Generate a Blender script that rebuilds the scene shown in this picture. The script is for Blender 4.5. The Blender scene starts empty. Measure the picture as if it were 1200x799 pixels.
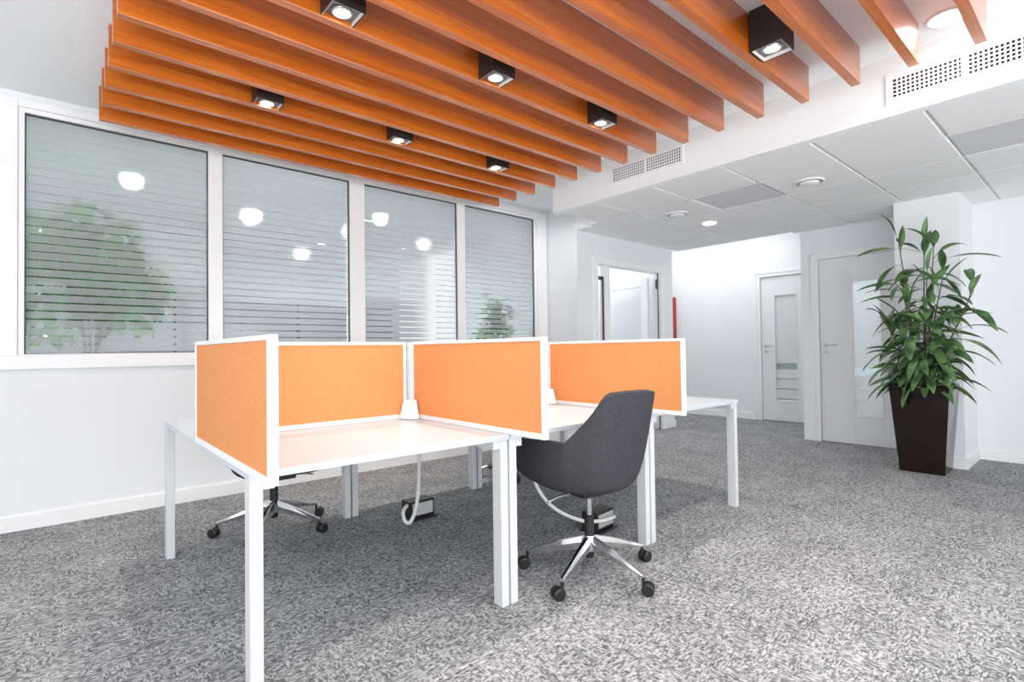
import bpy, bmesh, math, random
from mathutils import Vector, Matrix
random.seed(7)
S = bpy.context.scene
C = S.collection
PI = math.pi

# ------------------------------------------------------------------ materials
def nmat(name):
    m = bpy.data.materials.new(name); m.use_nodes = True
    nt = m.node_tree; b = nt.nodes['Principled BSDF']
    return m, nt, b

def pbr(name, col, rough=0.5, metal=0.0, spec=0.5, coat=0.0, bump=0.0, bscale=60, var=0.0, vscale=3.0):
    m, nt, b = nmat(name)
    b.inputs['Base Color'].default_value = (*col, 1)
    b.inputs['Roughness'].default_value = rough
    b.inputs['Metallic'].default_value = metal
    b.inputs['Specular IOR Level'].default_value = spec
    b.inputs['Coat Weight'].default_value = coat
    tc = nt.nodes.new('ShaderNodeTexCoord')
    n = nt.nodes.new('ShaderNodeTexNoise'); n.inputs['Scale'].default_value = vscale
    nt.links.new(tc.outputs['Object'], n.inputs['Vector'])
    mx = nt.nodes.new('ShaderNodeMixRGB'); mx.blend_type = 'MULTIPLY'
    mx.inputs[0].default_value = var; mx.inputs[1].default_value = (*col, 1)
    nt.links.new(n.outputs['Fac'], mx.inputs[2]); nt.links.new(mx.outputs[0], b.inputs['Base Color'])
    if bump:
        n2 = nt.nodes.new('ShaderNodeTexNoise'); n2.inputs['Scale'].default_value = bscale
        n2.inputs['Detail'].default_value = 3
        nt.links.new(tc.outputs['Object'], n2.inputs['Vector'])
        bp = nt.nodes.new('ShaderNodeBump'); bp.inputs['Strength'].default_value = bump
        bp.inputs['Distance'].default_value = 0.002
        nt.links.new(n2.outputs['Fac'], bp.inputs['Height']); nt.links.new(bp.outputs[0], b.inputs['Normal'])
    return m

def emit(name, col, strength):
    m = bpy.data.materials.new(name); m.use_nodes = True; nt = m.node_tree; nt.nodes.clear()
    o = nt.nodes.new('ShaderNodeOutputMaterial'); e = nt.nodes.new('ShaderNodeEmission')
    e.inputs[0].default_value = (*col, 1); e.inputs[1].default_value = strength
    nt.links.new(e.outputs[0], o.inputs[0]); return m

def mapped(nt, scale, rot=0):
    tc = nt.nodes.new('ShaderNodeTexCoord'); mp = nt.nodes.new('ShaderNodeMapping')
    mp.inputs['Scale'].default_value = scale; mp.inputs['Rotation'].default_value = (0, 0, rot)
    nt.links.new(tc.outputs['Object'], mp.inputs['Vector']); return mp
def noise(nt, vec, scale, detail=2, rough=0.5, dist=0.0):
    n = nt.nodes.new('ShaderNodeTexNoise'); n.inputs['Scale'].default_value = scale
    n.inputs['Detail'].default_value = detail; n.inputs['Roughness'].default_value = rough
    n.inputs['Distortion'].default_value = dist
    nt.links.new(vec.outputs[0], n.inputs['Vector']); return n
def ramp(nt, src, stops):
    r = nt.nodes.new('ShaderNodeValToRGB'); e = r.color_ramp.elements
    while len(e) < len(stops): e.new(0.5)
    for el, (p, c) in zip(e, stops):
        el.position = p; el.color = (*c, 1)
    nt.links.new(src, r.inputs[0]); return r

def carpet():
    m, nt, b = nmat('woven_carpet')
    def cells(scale):
        mp = mapped(nt, scale)
        fl = nt.nodes.new('ShaderNodeVectorMath'); fl.operation = 'FLOOR'; nt.links.new(mp.outputs[0], fl.inputs[0])
        wn = nt.nodes.new('ShaderNodeTexWhiteNoise'); wn.noise_dimensions = '2D'; nt.links.new(fl.outputs[0], wn.inputs['Vector'])
        return wn.outputs['Value']
    def mix(f, p, q):
        x = nt.nodes.new('ShaderNodeMixRGB')
        for i, v in enumerate((f, p, q)):
            if isinstance(v, (int, float)): x.inputs[i].default_value = v
            else: nt.links.new(v, x.inputs[i])
        return x.outputs[0]
    k = noise(nt, mapped(nt, (9, 12, 1)), 1.0, 2)
    kr = ramp(nt, k.outputs['Fac'], [(0.50, (0, 0, 0)), (0.53, (1, 1, 1))])
    ca = cells((66, 190, 1)); cb = cells((180, 74, 1))
    na = noise(nt, mapped(nt, (30, 60, 1)), 1.0, 4, 0.75).outputs['Fac']; nb = noise(nt, mapped(nt, (60, 34, 1)), 1.0, 4, 0.75).outputs['Fac']
    tuft = mix(kr.outputs[0], ca, cb); flow = mix(kr.outputs[0], na, nb)
    v = mix(0.70, tuft, flow)
    mott = noise(nt, mapped(nt, (3.2, 3.8, 1)), 1.0, 2).outputs['Fac']
    v = mix(0.14, v, mott)
    r = ramp(nt, v, [(0.30, (0.075, 0.076, 0.080)), (0.44, (0.18, 0.183, 0.19)), (0.54, (0.35, 0.35, 0.356)), (0.68, (0.54, 0.54, 0.545))])
    nt.links.new(r.outputs[0], b.inputs['Base Color'])
    b.inputs['Roughness'].default_value = 0.95; b.inputs['Specular IOR Level'].default_value = 0.1
    bp = nt.nodes.new('ShaderNodeBump'); bp.inputs['Strength'].default_value = 0.3; bp.inputs['Distance'].default_value = 0.003
    nt.links.new(v, bp.inputs['Height']); nt.links.new(bp.outputs[0], b.inputs['Normal'])
    return m

def wood():
    m, nt, b = nmat('cherry_laminate')
    oi = nt.nodes.new('ShaderNodeObjectInfo')
    mp = mapped(nt, (1.6, 30, 30))
    ad = nt.nodes.new('ShaderNodeVectorMath'); ad.operation = 'ADD'
    sc = nt.nodes.new('ShaderNodeVectorMath'); sc.operation = 'SCALE'; sc.inputs[0].default_value = (13, 7, 5)
    nt.links.new(oi.outputs['Random'], sc.inputs['Scale'])
    nt.links.new(mp.outputs[0], ad.inputs[0]); nt.links.new(sc.outputs[0], ad.inputs[1])
    n = noise(nt, ad, 1.0, 4, 0.6, 1.2)
    r = ramp(nt, n.outputs['Fac'], [(0.28, (0.40, 0.085, 0.005)), (0.5, (0.54, 0.130, 0.009)), (0.72, (0.64, 0.180, 0.016))])
    nt.links.new(r.outputs[0], b.inputs['Base Color'])
    b.inputs['Roughness'].default_value = 0.35; b.inputs['Coat Weight'].default_value = 1.0; b.inputs['Coat Roughness'].default_value = 0.20; b.inputs['Coat IOR'].default_value = 1.65
    return m

def fabric(name, c0, c1):
    m, nt, b = nmat(name)
    n = noise(nt, mapped(nt, (240, 240, 240)), 1.0, 2)
    r = ramp(nt, n.outputs['Fac'], [(0.35, c0), (0.65, c1)])
    nt.links.new(r.outputs[0], b.inputs['Base Color'])
    b.inputs['Roughness'].default_value = 0.9; b.inputs['Specular IOR Level'].default_value = 0.15
    bp = nt.nodes.new('ShaderNodeBump'); bp.inputs['Strength'].default_value = 0.25; bp.inputs['Distance'].default_value = 0.002
    nt.links.new(n.outputs['Fac'], bp.inputs['Height']); nt.links.new(bp.outputs[0], b.inputs['Normal'])
    return m

def frosted(name, pitch, z0, stops, body=0.38, tlf=0.30, cut=9.0, rough=0.27, tint=(0.86, 0.89, 0.92)):
    """glass with a film of frosted bands; the clear gap narrows with height (object z)"""
    m = bpy.data.materials.new(name); m.use_nodes = True; nt = m.node_tree; nt.nodes.clear()
    out = nt.nodes.new('ShaderNodeOutputMaterial')
    tc = nt.nodes.new('ShaderNodeTexCoord'); sep = nt.nodes.new('ShaderNodeSeparateXYZ')
    nt.links.new(tc.outputs['Object'], sep.inputs[0])
    def mth(op, a, bval=None):
        q = nt.nodes.new('ShaderNodeMath'); q.operation = op
        for i, v in enumerate((a, bval)):
            if v is None: continue
            if isinstance(v, (int, float)): q.inputs[i].default_value = v
            else: nt.links.new(v, q.inputs[i])
        return q.outputs[0]
    z = mth('SUBTRACT', sep.outputs['Z'], z0)
    fr = mth('FRACT', mth('DIVIDE', z, pitch))
    mr = nt.nodes.new('ShaderNodeMapRange'); nt.links.new(z, mr.inputs[0])
    mr.inputs[1].default_value = stops[0]; mr.inputs[2].default_value = stops[1]
    mr.inputs[3].default_value = stops[2]; mr.inputs[4].default_value = stops[3]; mr.clamp = True
    isclear = mth('MULTIPLY', mth('LESS_THAN', fr, mr.outputs[0]), mth('LESS_THAN', z, cut))
    tr = nt.nodes.new('ShaderNodeBsdfTransparent'); tr.inputs[0].default_value = (0.86, 0.92, 0.91, 1)
    gl = nt.nodes.new('ShaderNodeBsdfGlossy'); gl.inputs['Roughness'].default_value = 0.03
    m1 = nt.nodes.new('ShaderNodeMixShader'); m1.inputs[0].default_value = 0.03
    nt.links.new(tr.outputs[0], m1.inputs[1]); nt.links.new(gl.outputs[0], m1.inputs[2])
    rf = nt.nodes.new('ShaderNodeBsdfRefraction'); rf.inputs['Roughness'].default_value = rough
    rf.inputs['IOR'].default_value = 1.25; rf.inputs['Color'].default_value = (0.92, 0.96, 0.97, 1)
    df = nt.nodes.new('ShaderNodeBsdfDiffuse'); df.inputs[0].default_value = (*tint, 1)
    tl = nt.nodes.new('ShaderNodeBsdfTranslucent'); tl.inputs[0].default_value = (0.80, 0.85, 0.86, 1)
    md = nt.nodes.new('ShaderNodeMixShader'); md.inputs[0].default_value = tlf
    nt.links.new(df.outputs[0], md.inputs[1]); nt.links.new(tl.outputs[0], md.inputs[2])
    m2 = nt.nodes.new('ShaderNodeMixShader'); m2.inputs[0].default_value = body
    nt.links.new(rf.outputs[0], m2.inputs[1]); nt.links.new(md.outputs[0], m2.inputs[2])
    g2 = nt.nodes.new('ShaderNodeBsdfGlossy'); g2.inputs['Roughness'].default_value = 0.08
    m3 = nt.nodes.new('ShaderNodeMixShader'); m3.inputs[0].default_value = 0.006
    nt.links.new(m2.outputs[0], m3.inputs[1]); nt.links.new(g2.outputs[0], m3.inputs[2])
    fm = nt.nodes.new('ShaderNodeMixShader')
    nt.links.new(isclear, fm.inputs[0]); nt.links.new(m3.outputs[0], fm.inputs[1]); nt.links.new(m1.outputs[0], fm.inputs[2])
    nt.links.new(fm.outputs[0], out.inputs[0])
    return m

def clear_glass():
    m = bpy.data.materials.new('clear_glass'); m.use_nodes = True; nt = m.node_tree; nt.nodes.clear()
    out = nt.nodes.new('ShaderNodeOutputMaterial')
    tr = nt.nodes.new('ShaderNodeBsdfTransparent'); tr.inputs[0].default_value = (0.95, 0.97, 0.97, 1)
    gl = nt.nodes.new('ShaderNodeBsdfGlossy'); gl.inputs['Roughness'].default_value = 0.02
    m1 = nt.nodes.new('ShaderNodeMixShader'); m1.inputs[0].default_value = 0.08
    nt.links.new(tr.outputs[0], m1.inputs[1]); nt.links.new(gl.outputs[0], m1.inputs[2])
    nt.links.new(m1.outputs[0], out.inputs[0]); return m

def leafmat(name, dark, light):
    m, nt, b = nmat(name)
    n = noise(nt, mapped(nt, (9, 9, 9)), 1.0, 2)
    r = ramp(nt, n.outputs['Fac'], [(0.35, dark), (0.68, light)])
    nt.links.new(r.outputs[0], b.inputs['Base Color'])
    b.inputs['Roughness'].default_value = 0.35
    return m

M = dict(
    wall=pbr('white_paint', (0.81, 0.83, 0.85), 0.7, bump=0.05, bscale=180),
    ceil=pbr('ceiling_paint', (0.89, 0.91, 0.92), 0.8, bump=0.03),
    tile=pbr('mineral_tile', (0.88, 0.88, 0.88), 0.9, bump=0.15, bscale=220),
    tileg=pbr('grey_metal_tile', (0.66, 0.66, 0.67), 0.5),
    trim=pbr('white_trim', (0.88, 0.88, 0.89), 0.4),
    door=pbr('white_door', (0.80, 0.81, 0.82), 0.4),
    carpet=carpet(), wood=wood(),
    orange=fabric('orange_fabric', (0.66, 0.262, 0.095), (0.76, 0.330, 0.135)),
    alu=pbr('white_powder_coat', (0.78, 0.81, 0.84), 0.35, spec=0.5),
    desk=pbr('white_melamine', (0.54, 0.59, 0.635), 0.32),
    deskedge=pbr('pale_edge_band', (0.70, 0.70, 0.70), 0.4),
    legs=pbr('white_leg_steel', (0.64, 0.65, 0.67), 0.4),
    greyseat=fabric('charcoal_fabric', (0.040, 0.040, 0.046), (0.070, 0.070, 0.078)),
    chrome=pbr('polished_aluminium', (0.75, 0.75, 0.76), 0.16, metal=1.0),
    black=pbr('black_plastic', (0.015, 0.015, 0.016), 0.4),
    gloss=pbr('black_gloss_planter', (0.012, 0.007, 0.005), 0.07, spec=0.4),
    lampbox=pbr('black_lamp_metal', (0.035, 0.030, 0.030), 0.35, metal=0.3),
    baffle=pbr('lamp_baffle', (0.20, 0.19, 0.185), 0.45, metal=0.2),
    liner=pbr('lamp_liner', (0.85, 0.83, 0.80), 0.4),
    silver=pbr('satin_steel', (0.62, 0.62, 0.63), 0.3, metal=1.0),
    gasket=pbr('dark_gasket', (0.05, 0.055, 0.06), 0.5),
    dark=pbr('dark_void', (0.02, 0.02, 0.02), 0.9),
    red=pbr('red_enamel', (0.38, 0.035, 0.025), 0.4),
    plateg=pbr('grey_plate', (0.52, 0.52, 0.53), 0.45),
    cable=pbr('white_cable', (0.80, 0.80, 0.78), 0.4),
    soil=pbr('potting_soil', (0.03, 0.02, 0.014), 0.95, bump=0.8, bscale=90),
    stem=pbr('plant_stem', (0.10, 0.085, 0.055), 0.7),
    leaf=leafmat('glossy_leaf', (0.032, 0.090, 0.030), (0.15, 0.28, 0.095)),
    leaf2=leafmat('soft_leaf', (0.025, 0.20, 0.045), (0.13, 0.46, 0.11)),
    backwall=pbr('next_room_wall', (0.74, 0.78, 0.80), 0.8),
    backlow=pbr('next_room_cabinet', (0.20, 0.21, 0.23), 0.5),
    backwhite=pbr('next_room_white', (0.85, 0.85, 0.86), 0.5),
    frost=frosted('banded_frosted_glass', 0.0565, 1.134, (0.0, 1.40, 0.24, 0.02)),
    frostdoor=frosted('banded_door_glass', 0.15, 0.33, (0.32, 0.44, 0.10, 0.6), 0.92, 0.15, 0.58, tint=(0.88, 0.88, 0.89)),
    glass=clear_glass(),
    lamp=emit('lamp_glow', (1.0, 0.96, 0.90), 22.0),
    lamp2=emit('downlight_glow', (1.0, 0.98, 0.96), 14.0),
    lamp3=emit('next_room_glow', (1.0, 1.0, 1.0), 9.0),
)

# ------------------------------------------------------------------ mesh helpers
def box(bm, x0, x1, y0, y1, z0, z1):
    vs = [bm.verts.new((x, y, z)) for z in (z0, z1) for y in (y0, y1) for x in (x0, x1)]
    for f in ((0, 2, 3, 1), (4, 5, 7, 6), (0, 1, 5, 4), (2, 6, 7, 3), (0, 4, 6, 2), (1, 3, 7, 5)):
        bm.faces.new([vs[i] for i in f])
    return vs

def prism(bm, poly, z0, z1):
    a = [bm.verts.new((x, y, z0)) for x, y in poly]; b = [bm.verts.new((x, y, z1)) for x, y in poly]
    n = len(poly)
    bm.faces.new(a[::-1]); bm.faces.new(b)
    for i in range(n):
        bm.faces.new((a[i], a[(i + 1) % n], b[(i + 1) % n], b[i]))

def tube(bm, pts, r, seg=10, caps=True):
    pts = [Vector(p) for p in pts]; rs = r if isinstance(r, (list, tuple)) else [r] * len(pts)
    rings = []; up = Vector((0, 0, 1)); prev = None
    for i, p in enumerate(pts):
        t = (pts[min(i + 1, len(pts) - 1)] - pts[max(i - 1, 0)]).normalized()
        if prev is None:
            ref = up if abs(t.z) < 0.9 else Vector((1, 0, 0)); u = t.cross(ref).normalized()
        else:
            u = (prev - t * prev.dot(t)).normalized()
        v = t.cross(u); prev = u
        rings.append([bm.verts.new(p + rs[i] * (math.cos(a) * u + math.sin(a) * v)) for a in [2 * PI * k / seg for k in range(seg)]])
    for A, B in zip(rings, rings[1:]):
        for k in range(seg):
            bm.faces.new((A[k], A[(k + 1) % seg], B[(k + 1) % seg], B[k]))
    if caps:
        bm.faces.new(rings[0][::-1]); bm.faces.new(rings[-1])

def lathe(bm, prof, cx=0, cy=0, seg=32, caps=True):
    rings = [[bm.verts.new((cx + r * math.cos(2 * PI * k / seg), cy + r * math.sin(2 * PI * k / seg), z)) for k in range(seg)] for r, z in prof]
    for A, B in zip(rings, rings[1:]):
        for k in range(seg):
            bm.faces.new((A[k], A[(k + 1) % seg], B[(k + 1) % seg], B[k]))
    if caps: bm.faces.new(rings[0][::-1]); bm.faces.new(rings[-1])
    else:
        for k in range(seg): bm.faces.new((rings[-1][k], rings[-1][(k + 1) % seg], rings[0][(k + 1) % seg], rings[0][k]))

def smooth_path(pts, n=8):
    pts = [Vector(p) for p in pts]; out = []
    for i in range(len(pts) - 1):
        p0, p1, p2, p3 = pts[max(i - 1, 0)], pts[i], pts[i + 1], pts[min(i + 2, len(pts) - 1)]
        for k in range(n):
            t = k / n
            out.append(0.5 * ((2 * p1) + (p2 - p0) * t + (2 * p0 - 5 * p1 + 4 * p2 - p3) * t * t + (3 * p1 - p0 - 3 * p2 + p3) * t ** 3))
    out.append(pts[-1]); return out

def new(): return bmesh.new()

def obj(name, bm, mat, parent=None, bevel=0.0, smooth=False, sub=0, solid=0.0, at=None):
    bmesh.ops.recalc_face_normals(bm, faces=bm.faces)
    me = bpy.data.meshes.new(name); bm.to_mesh(me); bm.free()
    me.materials.append(M[mat] if isinstance(mat, str) else mat)
    o = bpy.data.objects.new(name, me); C.objects.link(o)
    if at is not None: o.location = at
    if parent is not None: o.parent = parent
    if smooth:
        for p in me.polygons: p.use_smooth = True
    if solid:
        md = o.modifiers.new('solid', 'SOLIDIFY'); md.thickness = solid; md.offset = 1
    if bevel:
        md = o.modifiers.new('bevel', 'BEVEL'); md.width = bevel; md.segments = 2; md.limit_method = 'ANGLE'
    if sub:
        md = o.modifiers.new('sub', 'SUBSURF'); md.levels = sub; md.render_levels = sub
    return o

def tag(o, label, cat, group=None):
    o['label'] = label; o['category'] = cat
    if group: o['group'] = group
    return o
def thing(name, label, cat, loc=(0, 0, 0), rot=0.0, group=None):
    o = bpy.data.objects.new(name, None); C.objects.link(o)
    o.location = loc; o.rotation_euler = (0, 0, rot); o.empty_display_size = 0.1
    return tag(o, label, cat, group)
def struct(name, bm, mat, label=None, cat=None, parent=None, bevel=0.0):
    o = obj(name, bm, mat, parent, bevel)
    if parent is None:
        o['kind'] = 'structure'
        if label: o['label'] = label
        if cat: o['category'] = cat
    return o
def kids(o): return [c for c in C.objects if c.parent == o]
def dup(root, loc, rot, label):
    r = root.copy(); C.objects.link(r); r.location = loc; r.rotation_euler = (0, 0, rot); r['label'] = label
    for ch in kids(root):
        c = ch.copy(); C.objects.link(c); c.parent = r
        for g in kids(ch):
            d = g.copy(); C.objects.link(d); d.parent = c
    return r

# ------------------------------------------------------------------ dimensions
H = 1.12
YW = 4.66            # glazed wall face
YG = 4.15            # short wall with the glass door
XB = 3.77            # soffit face
XR = 6.80            # right-hand wall
XF = 8.16            # end wall of the corridor
ZC = 2.845; ZG = 2.49; ZS = 2.63
XN, YN = -2.8, -3.6  # near limits of the room

# ------------------------------------------------------------------ floor
bm = new(); box(bm, XN - 0.1, XF + 0.1, YN - 0.1, 9.0, -0.06, 0.0)
struct('floor', bm, 'carpet', 'grey mottled woven office carpet covering the whole floor', 'carpet')

# ------------------------------------------------------------------ glazed wall
GX0, GX1, GZ0, GZ1 = -0.166, 4.403, 1.134, 2.716
T = 0.10
bm = new()
box(bm, XN, 4.62, YW, YW + T, 0, GZ0 - 0.005)
box(bm, XN, 4.62, YW, YW + T, GZ1 + 0.03, ZC)
box(bm, XN, GX0 - 0.03, YW, YW + T, GZ0 - 0.005, GZ1 + 0.03)
box(bm, GX1 + 0.03, 4.62, YW, YW + T, GZ0 - 0.005, GZ1 + 0.03)
struct('wall_left', bm, 'wall', 'white wall with the long frosted window', 'wall')
panes = [(-0.166, 0.892), (0.988, 2.049), (2.201, 3.262), (3.364, 4.403)]
panes = [(-0.166, 0.892), (0.992, 2.049), (2.197, 3.262), (3.364, 4.403)]
edges = [GX0 - 0.03] + [(panes[i][1] + panes[i + 1][0]) / 2 for i in range(3)] + [GX1 + 0.03]
for i, (a, b) in enumerate(panes):
    e0, e1 = edges[i], edges[i + 1]
    bm = new(); y0, y1 = YW - 0.012, YW + 0.07
    box(bm, e0, a, y0, y1, GZ0 - 0.005, GZ1 + 0.03); box(bm, b, e1, y0, y1, GZ0 - 0.005, GZ1 + 0.03)
    box(bm, a, b, y0, y1, GZ1, GZ1 + 0.03); box(bm, a, b, y0, y1, GZ0 - 0.005, GZ0)
    w = struct('window_%d' % (i + 1), bm, 'trim', ['first frosted window pane from the left, big plant behind it', 'second frosted window pane from the left', 'third frosted window pane from the left', 'fourth frosted window pane, small plant behind it'][i], 'window')
    bm = new(); g = 0.007
    for q in ((a, a + g, GZ0, GZ1), (b - g, b, GZ0, GZ1)): box(bm, q[0], q[1], YW + 0.004, YW + 0.02, q[2], q[3])
    box(bm, a + g, b - g, YW + 0.004, YW + 0.02, GZ1 - 0.009, GZ1); box(bm, a + g, b - g, YW + 0.004, YW + 0.02, GZ0, GZ0 + 0.004)
    obj('gasket', bm, 'gasket', w)
    bm = new(); vs = [bm.verts.new(p) for p in ((a, YW + 0.03, GZ0), (b, YW + 0.03, GZ0), (b, YW + 0.03, GZ1), (a, YW + 0.03, GZ1))]
    bm.faces.new(vs); obj('glass_pane', bm, 'frost', w)
# casing round the glazing
bm = new(); y0 = YW - 0.03
box(bm, XN, 4.60, y0, YW, 1.035, GZ0 - 0.006)
box(bm, GX1 + 0.031, 4.60, y0, YW, GZ0 - 0.006, 2.80)
box(bm, XN, GX0 - 0.031, y0, YW, GZ0 - 0.006, 2.80)
box(bm, GX0 - 0.031, GX1 + 0.031, y0, YW, GZ1 + 0.031, 2.80)
struct('trim_1', bm, 'trim', 'white casing round the frosted window', 'trim', bevel=0.004)
bm = new(); box(bm, XN, 4.62, YW - 0.014, YW, 0, 0.095); box(bm, XN, 4.62, YW - 0.009, YW, 0.095, 0.105)
struct('baseboard_left', bm, 'trim', 'white baseboard under the frosted window', 'baseboard')

# ------------------------------------------------------------------ bay return, glass-door wall
DX0, DX1, DZ = 4.95, 6.345, 2.19
bm = new()
box(bm, 4.62, 4.74, YG + 0.12, YW + T, 0, ZC)
box(bm, 4.62, DX0, YG, YG + 0.12, 0, ZC); box(bm, DX1, 6.63, YG, YG + 0.12, 0, ZC)
box(bm, DX0, DX1, YG, YG + 0.12, DZ, ZC)
box(bm, 6.51, 6.63, YG + 0.12, 7.2, 0, 2.95)
box(bm, 4.62, 4.74, YW + T, 7.2, 0, 2.95)
struct('wall_bay', bm, 'wall', 'short white wall holding the glass door', 'wall')
bm = new(); box(bm, 4.606, 4.62, YG - 0.014, YW - 0.014, 0, 0.1); box(bm, 4.62, DX0 - 0.06, YG - 0.014, YG, 0, 0.1)
box(bm, DX1 + 0.06, 6.644, YG - 0.014, YG, 0, 0.1)
struct('baseboard_bay', bm, 'trim', 'white baseboard of the glass door wall', 'baseboard')
# glass door: frame, sidelight, leaf standing open into the next room
bm = new(); f = 0.055
box(bm, DX0 - 0.055, DX0 + 0.03, YG - 0.018, YG + 0.12, 0, DZ + 0.05); box(bm, DX1 - 0.03, DX1 + 0.055, YG - 0.018, YG + 0.12, 0, DZ + 0.05)
box(bm, DX0 + 0.03, DX1 - 0.03, YG - 0.018, YG + 0.12, DZ - 0.03, DZ + 0.05)
d3 = struct('door_3', bm, 'trim', 'white framed glass door standing open at the back', 'door', bevel=0.003)
bm = new(); box(bm, 5.14, 5.25, YG + 0.02, YG + 0.09, 0, DZ - 0.03); obj('mullion', bm, 'trim', d3)
bm = new(); box(bm, 5.120, 5.14, YG + 0.03, YG + 0.045, 0, 2.02); box(bm, DX0 + 0.03, 5.120, YG + 0.03, YG + 0.075, 1.98, 2.02); box(bm, DX0 + 0.03, 5.120, YG + 0.03, YG + 0.075, 0, 0.06)
obj('sidelight_frame', bm, 'gasket', d3)
bm = new(); box(bm, DX0 + 0.03, 5.120, YG + 0.048, YG + 0.056, 0.06, 1.98); obj('sidelight_glass', bm, 'glass', d3)
lx = 6.20; ly0, ly1 = YG + 0.125, YG + 1.05
bm = new()
box(bm, lx, lx + 0.045, ly0, ly0 + 0.11, 0.01, 2.1); box(bm, lx, lx + 0.045, ly1 - 0.11, ly1, 0.01, 2.1)
box(bm, lx, lx + 0.045, ly0 + 0.11, ly1 - 0.11, 1.98, 2.1); box(bm, lx, lx + 0.045, ly0 + 0.11, ly1 - 0.11, 0.01, 0.2)
lf = obj('door_leaf', bm, 'door', d3, bevel=0.003)
bm = new(); box(bm, lx + 0.018, lx + 0.026, ly0 + 0.11, ly1 - 0.11, 0.2, 1.98); obj('glass_pane', bm, 'glass', lf)
bm = new(); box(bm, 6.255, 6.285, YG + 0.005, YG + 0.03, 1.94, 2.07); obj('hinge', bm, 'gasket', d3)
bm = new(); box(bm, 6.285, 6.297, YG + 0.01, YG + 0.022, 0, DZ - 0.03); obj('seal_strip', bm, 'gasket', d3)

# ------------------------------------------------------------------ corridor, right wall, column
bm = new(); box(bm, XF, XF + 0.1, 2.2, 2.74, 0, 2.95); box(bm, XF, XF + 0.1, 3.60, 7.2, 0, 2.95); box(bm, XF, XF + 0.1, 2.74, 3.60, 2.19, 2.95)
box(bm, XF + 0.1, XF + 0.12, 2.70, 3.64, 0, 2.25)
struct('wall_far', bm, 'wall', 'white end wall of the corridor', 'wall')
bm = new(); box(bm, XF - 0.014, XF, 3.68, 7.2, 0, 0.1)
struct('baseboard_far', bm, 'trim', 'white baseboard of the corridor end wall', 'baseboard')
D2L, D2R = 2.32, 1.44
bm = new()
box(bm, XR, XR + 0.12, YN, D2R, 0, 2.95); box(bm, XR, XR + 0.12, D2L, 2.50, 0, 2.95); box(bm, XR, XR + 0.12, D2R, D2L, 2.15, 2.95)
box(bm, XR + 0.12, XF, 2.38, 2.50, 0, 2.95)
struct('wall_right', bm, 'wall', 'white right-hand wall with a door beside the column', 'wall')
bm = new(); box(bm, 6.14, XR, 0.918, 1.405, 0, ZG + 0.1)
struct('wall_column', bm, 'wall', 'white square column behind the tall plant', 'column')
bm = new(); box(bm, 6.126, 6.14, 0.904, 1.419, 0, 0.1); box(bm, 6.14, XR, 0.904, 0.918, 0, 0.1); box(bm, 6.14, XR, 1.405, 1.419, 0, 0.1)
struct('baseboard_column', bm, 'trim', 'white baseboard round the column', 'baseboard')
bm = new(); box(bm, XR - 0.014, XR, YN, 0.904, 0, 0.1)
struct('baseboard_right', bm, 'trim', 'white baseboard of the right-hand wall', 'baseboard')

def slab_door(n, x, yl, yr, top, gl, gr, gz0, gz1, label):
    """door seen from -X: yl is its left (larger y) edge"""
    fw = 0.07; bm = new()
    box(bm, x - 0.02, x + 0.09, yl, yl + fw, 0, top + fw); box(bm, x - 0.02, x + 0.09, yr - fw, yr, 0, top + fw)
    box(bm, x - 0.02, x + 0.09, yr, yl, top, top + fw)
    box(bm, x - 0.032, x - 0.02, yl + fw - 0.02, yl + fw, 0, top + fw); box(bm, x - 0.032, x - 0.02, yr - fw, yl + fw, top + fw - 0.02, top + fw)
    d = struct('door_%d' % n, bm, 'trim', label, 'door', bevel=0.003)
    bm = new(); X0, X1 = x + 0.015, x + 0.055
    box(bm, X0, X1, gl, yl - 0.004, 0.008, top - 0.004); box(bm, X0, X1, yr + 0.004, gr, 0.008, top - 0.004)
    box(bm, X0, X1, gr, gl, 0.008, gz0); box(bm, X0, X1, gr, gl, gz1, top - 0.004)
    lf = obj('door_leaf', bm, 'door', d, bevel=0.002)
    bm = new(); e = 0.012
    for q in ((gl, gl + e, gz0 - e, gz1 + e), (gr - e, gr, gz0 - e, gz1 + e), (gr, gl, gz1, gz1 + e), (gr, gl, gz0 - e, gz0)):
        box(bm, X0 - 0.006, X0, q[0], q[1], q[2], q[3])
    obj('glazing_bead', bm, 'door', lf)
    bm = new(); vs = [bm.verts.new(p) for p in ((x + 0.035, gl, gz0), (x + 0.035, gr, gz0), (x + 0.035, gr, gz1), (x + 0.035, gl, gz1))]
    bm.faces.new(vs); obj('glass_insert', bm, 'frostdoor', lf)
    hy = yl - 0.065; bm = new()
    tube(bm, smooth_path([(X0, hy, 1.135), (X0 - 0.05, hy, 1.135), (X0 - 0.055, hy - 0.02, 1.135), (X0 - 0.055, hy - 0.13, 1.135)], 4), 0.009)
    tube(bm, [(X0, hy, 1.135), (X0 - 0.008, hy, 1.135)], 0.026, 20); tube(bm, [(X0, hy, 1.045), (X0 - 0.008, hy, 1.045)], 0.024, 20)
    obj('door_handle', bm, 'silver', d, smooth=False)
    return d
slab_door(1, XF, 3.59, 2.75, 2.18, 3.385, 3.085, 0.31, 1.89, 'white door with slim frosted pane at the corridor end')
slab_door(2, XR, D2L - 0.01, D2R + 0.01, 2.14, 1.965, 1.70, 0.33, 1.85, 'white door with frosted pane beside the tall plant')
# what lies behind the two doors
bm = new(); box(bm, XR + 0.9, XR + 0.95, 0.6, 2.38, 0, 2.6); box(bm, XR + 0.12, XR + 0.9, 0.6, 0.65, 0, 2.6); box(bm, XR + 0.12, XR + 0.9, 0.65, 2.38, 2.6, 2.65)
struct('wall_store', bm, 'backwall')

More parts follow.
